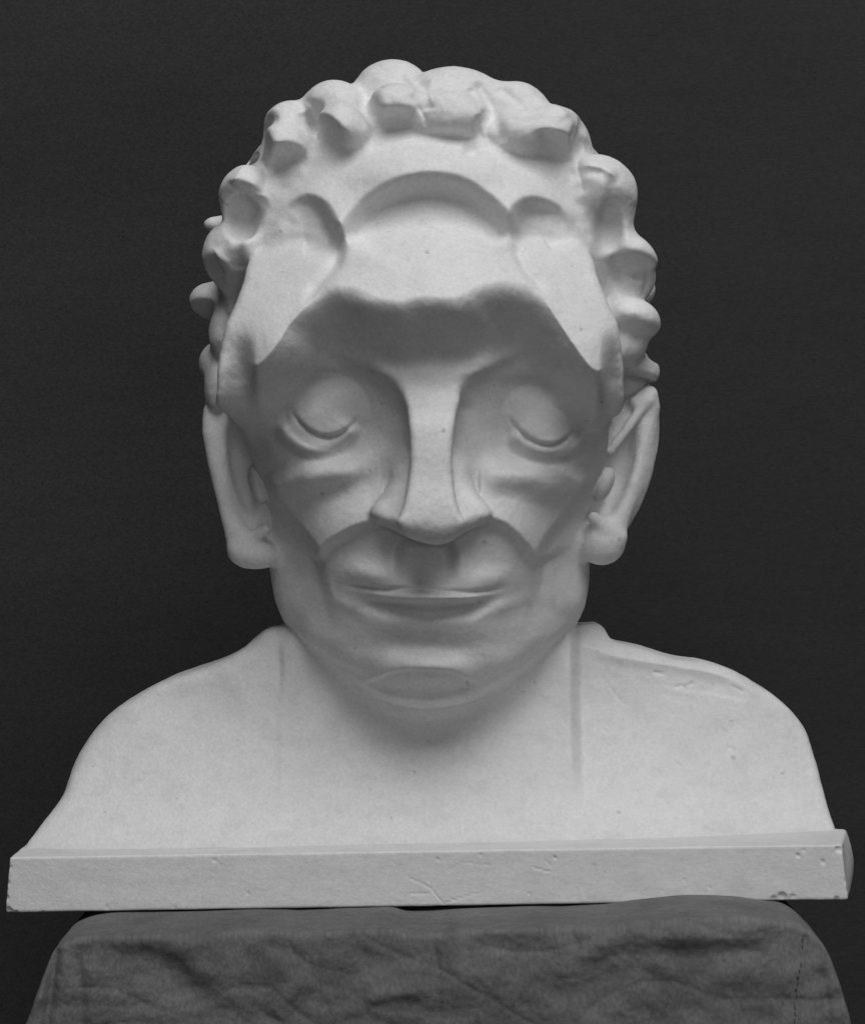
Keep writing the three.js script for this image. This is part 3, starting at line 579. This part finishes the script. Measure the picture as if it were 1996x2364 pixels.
// ---------------------------------------------------------------- canvas over the pedestal
const CZ = 570, CK = 1 / (1 - CZ / D);
const cu = (x) => CX + (x - CX) * CK, cv = (y) => CY + (y - CY) * CK;
const CF = new Grid(-60, 2060, 2100, 2500, 4, (u, v) => 12 * noise(u / 170, v / 110, 2) + 5 * noise(u / 60, v / 45, 8) + 1.6 * noise(u / 16, v / 14, 4) - 3.5 * Math.exp(-Math.abs(noise(u / 300 + 4, v / 150, 5)) * 14));
CF.step([[1320, 2232], [1360, 2222], [1411, 2186], [1480, 2180], [1600, 2186], [1757, 2172], [1820, 2160]], up, 18, 30, 60, 0.2, 0.2);
CF.step([[820, 2322], [858, 2316], [920, 2300], [960, 2296], [1010, 2290]], up, 15, 22, 50, 0.3, 0.3);
CF.step([[640, 2364], [665, 2330], [690, 2300], [700, 2250], [640, 2210], [570, 2205]], up, 14, 28, 60, 0.1, 0.3);
CF.step([[200, 2190], [280, 2185], [380, 2200], [450, 2250], [520, 2310], [620, 2330]], up, 12, 40, 80, 0.25, 0.25);
CF.ridge([[131, 2185], [122, 2250], [110, 2346], [104, 2400]], -16, 12, 0.1, 0); CF.ridge([[175, 2200], [185, 2280], [190, 2400]], -7, 12, 0.1, 0);
CF.ridge([[1892, 2230], [1905, 2300], [1912, 2420]], -10, 12, 0.2, 0); CF.ridge([[1862, 2160], [1845, 2267], [1831, 2400]], -6, 6, 0.05, 0); CF.ridge([[1010, 2190], [1012, 2260], [1016, 2400]], -3, 6, 0.1, 0);
CF.step([[1262, 2200], [1200, 2260], [1250, 2330], [1400, 2380]], up, 8, 30, 80, 0.2, 0.2);
const topY = curve1([[50, 2170], [129, 2152], [226, 2114], [420, 2106], [650, 2100], [690, 2103], [740, 2101], [860, 2096], [900, 2096], [940, 2106], [1010, 2103], [1100, 2098], [1296, 2093], [1380, 2090], [1434, 2083], [1520, 2072], [1600, 2068], [1651, 2067], [1700, 2070], [1762, 2082], [1804, 2087], [1850, 2115], [1900, 2160]].map(([x, y]) => { const p = P(x, y, SZ); return [p[0], p[1]]; }));
const clothL = curve1([[2060, 150], [2110, 226], [2130, 193], [2150, 161], [2166, 135], [2178, 125], [2210, 114], [2280, 88], [2364, 60], [2500, 10]]), clothR = curve1([[2070, 1790], [2087, 1806], [2101, 1831], [2138, 1873], [2194, 1910], [2277, 1942], [2364, 1965], [2500, 1990]]);
const clothC = curve1([[2060, 330], [2110, 400], [2140, 560], [2168, 640], [2210, 655], [2280, 668], [2364, 680], [2500, 690]]);   // depth of the corners
const CT = new Grid(-60, 2000, 2140, 2560, 5, (x) => topY(x));
function clothD(x, y, z) {
  const u = cu(x), v = cv(y), fz = 560 + (y - 2100) * 0.10 + CF.at(u, v);
  // top surface: rises a little in front of the slab only where the canvas bunches up
  const k = sstep(SZ - 120, SZ + 40, z) , bump = CT.at(x, y) + (1 - k) * 6 + 3 * noise(x / 90, z / 70, 5) - 2;
  const top = (bump - y) + clamp((z - SZ) * 0.02, -4, 8);
  const l = (CX + (clothL(v) - CX) / CK) - x, r = x - (CX + (clothR(v) - CX) / CK);
  let d = smax(top * 0.95, (z - fz) * 0.85, 16);
  d = smax(d, smax(l, r, 4) * 0.9 + 4 * noise(z / 80, y / 120, 3), 12);
  return smax(smax(d, -250 - z, 8), y - 2420, 4);
}
const stain = (x, y, z) => {
  const n1 = noise(x / 130, y / 90, z / 130 + 3), n2 = noise(x / 40, y / 34, z / 40 + 8), n3 = noise(x / 9, y / 9, z / 9), n4 = noise(x / 260, y / 160, 12);
  let c = 0.172 * (1 + 0.2 * n1 + 0.16 * n2 + 0.1 * n3 + 0.18 * n4);
  const sp = noise(x / 15, y / 19, z / 15 + 40); if (sp > 0.4) c *= 1 - 0.5 * (sp - 0.4);
  const e = 0.6 * n2 + 0.5 * n3;
  for (const [a, b, r, q] of [[1036, 2200, 34, 50], [340, 2240, 120, 62], [620, 2222, 46, 26], [930, 2316, 100, 20], [1500, 2285, 210, 52], [1130, 2300, 90, 44], [1760, 2290, 60, 60], [780, 2250, 60, 40]]) { const dx = (cu(x) - a) / r, dy = (cv(y) - b) / q, d = dx * dx + dy * dy; c *= 1 - 0.16 * sstep(1.35, 0.5, d + 0.9 * e); }
  return clamp(c, 0.03, 0.4);
};
const cloth = new THREE.Group(); cloth.name = 'canvas_cover'; scene.add(cloth);
cloth.userData = { label: 'stained grey canvas draped over the stand under the plaster bust', category: 'cloth' };
{
  const parts = cut(skin(clothD, [-40, 1960, -260, 2120, 2450, 740], 6), () => 'fabric', stain, true);
  mesh('fabric', parts.get('fabric'), canvasCloth, cloth);
  // sewn seams: short stitches lying on the canvas
  const dark = new THREE.MeshStandardMaterial({ color: new THREE.Color().setRGB(0.07, 0.07, 0.07), roughness: 1 });
  const seam = (pts, step, len, r, seed) => {
    const L = smoothLine(pts, 30), rr = rng(seed), geo = [];
    let acc = 0;
    const P_ = [], I_ = [], N_ = [];
    for (let i = 1; i < L.length; i++) {
      acc += Math.hypot(L[i][0] - L[i - 1][0], L[i][1] - L[i - 1][1]);
      if (acc < step) continue; acc = 0;
      const hit = (u, v) => { const x = CX + (u - CX) / CK, y = CY + (v - CY) / CK; let z = 780; for (let q = 0; q < 60; q++) { const d = clothD(x, y, z); if (d < 0.5) break; z -= Math.max(d * 0.7, 0.5); } return [x, y, z]; };
      if (rr() < 0.25) continue;
      const a = hit(L[i][0] + (rr() - 0.5) * 7, L[i][1] - len * (0.3 + 0.4 * rr())), b = hit(L[i][0] + (rr() - 0.5) * 5, L[i][1] + len * (0.3 + 0.4 * rr()));
      const t = new THREE.TubeGeometry(new THREE.LineCurve3(new THREE.Vector3(wx(a[0]), wy(a[1]), wz(a[2])), new THREE.Vector3(wx(b[0]), wy(b[1]), wz(b[2]))), 1, r * S, 5);
      const base = P_.length / 3; P_.push(...t.attributes.position.array); N_.push(...t.attributes.normal.array); for (const q of t.index.array) I_.push(q + base);
    }
    const g = new THREE.BufferGeometry(); g.setAttribute('position', new THREE.Float32BufferAttribute(P_, 3)); g.setAttribute('normal', new THREE.Float32BufferAttribute(N_, 3)); g.setIndex(I_);
    mesh('seam', g, dark, cloth);
  };
  seam([[1858, 2160], [1850, 2220], [1840, 2280], [1834, 2330], [1831, 2372]], 13, 7, 1.7, 3);
  seam([[1016, 2225], [1017, 2260], [1018, 2310], [1017, 2372]], 21, 6, 0.9, 5);
}

scene.traverse((o) => { if (o.isMesh) { o.castShadow = true; o.receiveShadow = true; } });
renderer.render(scene, camera);
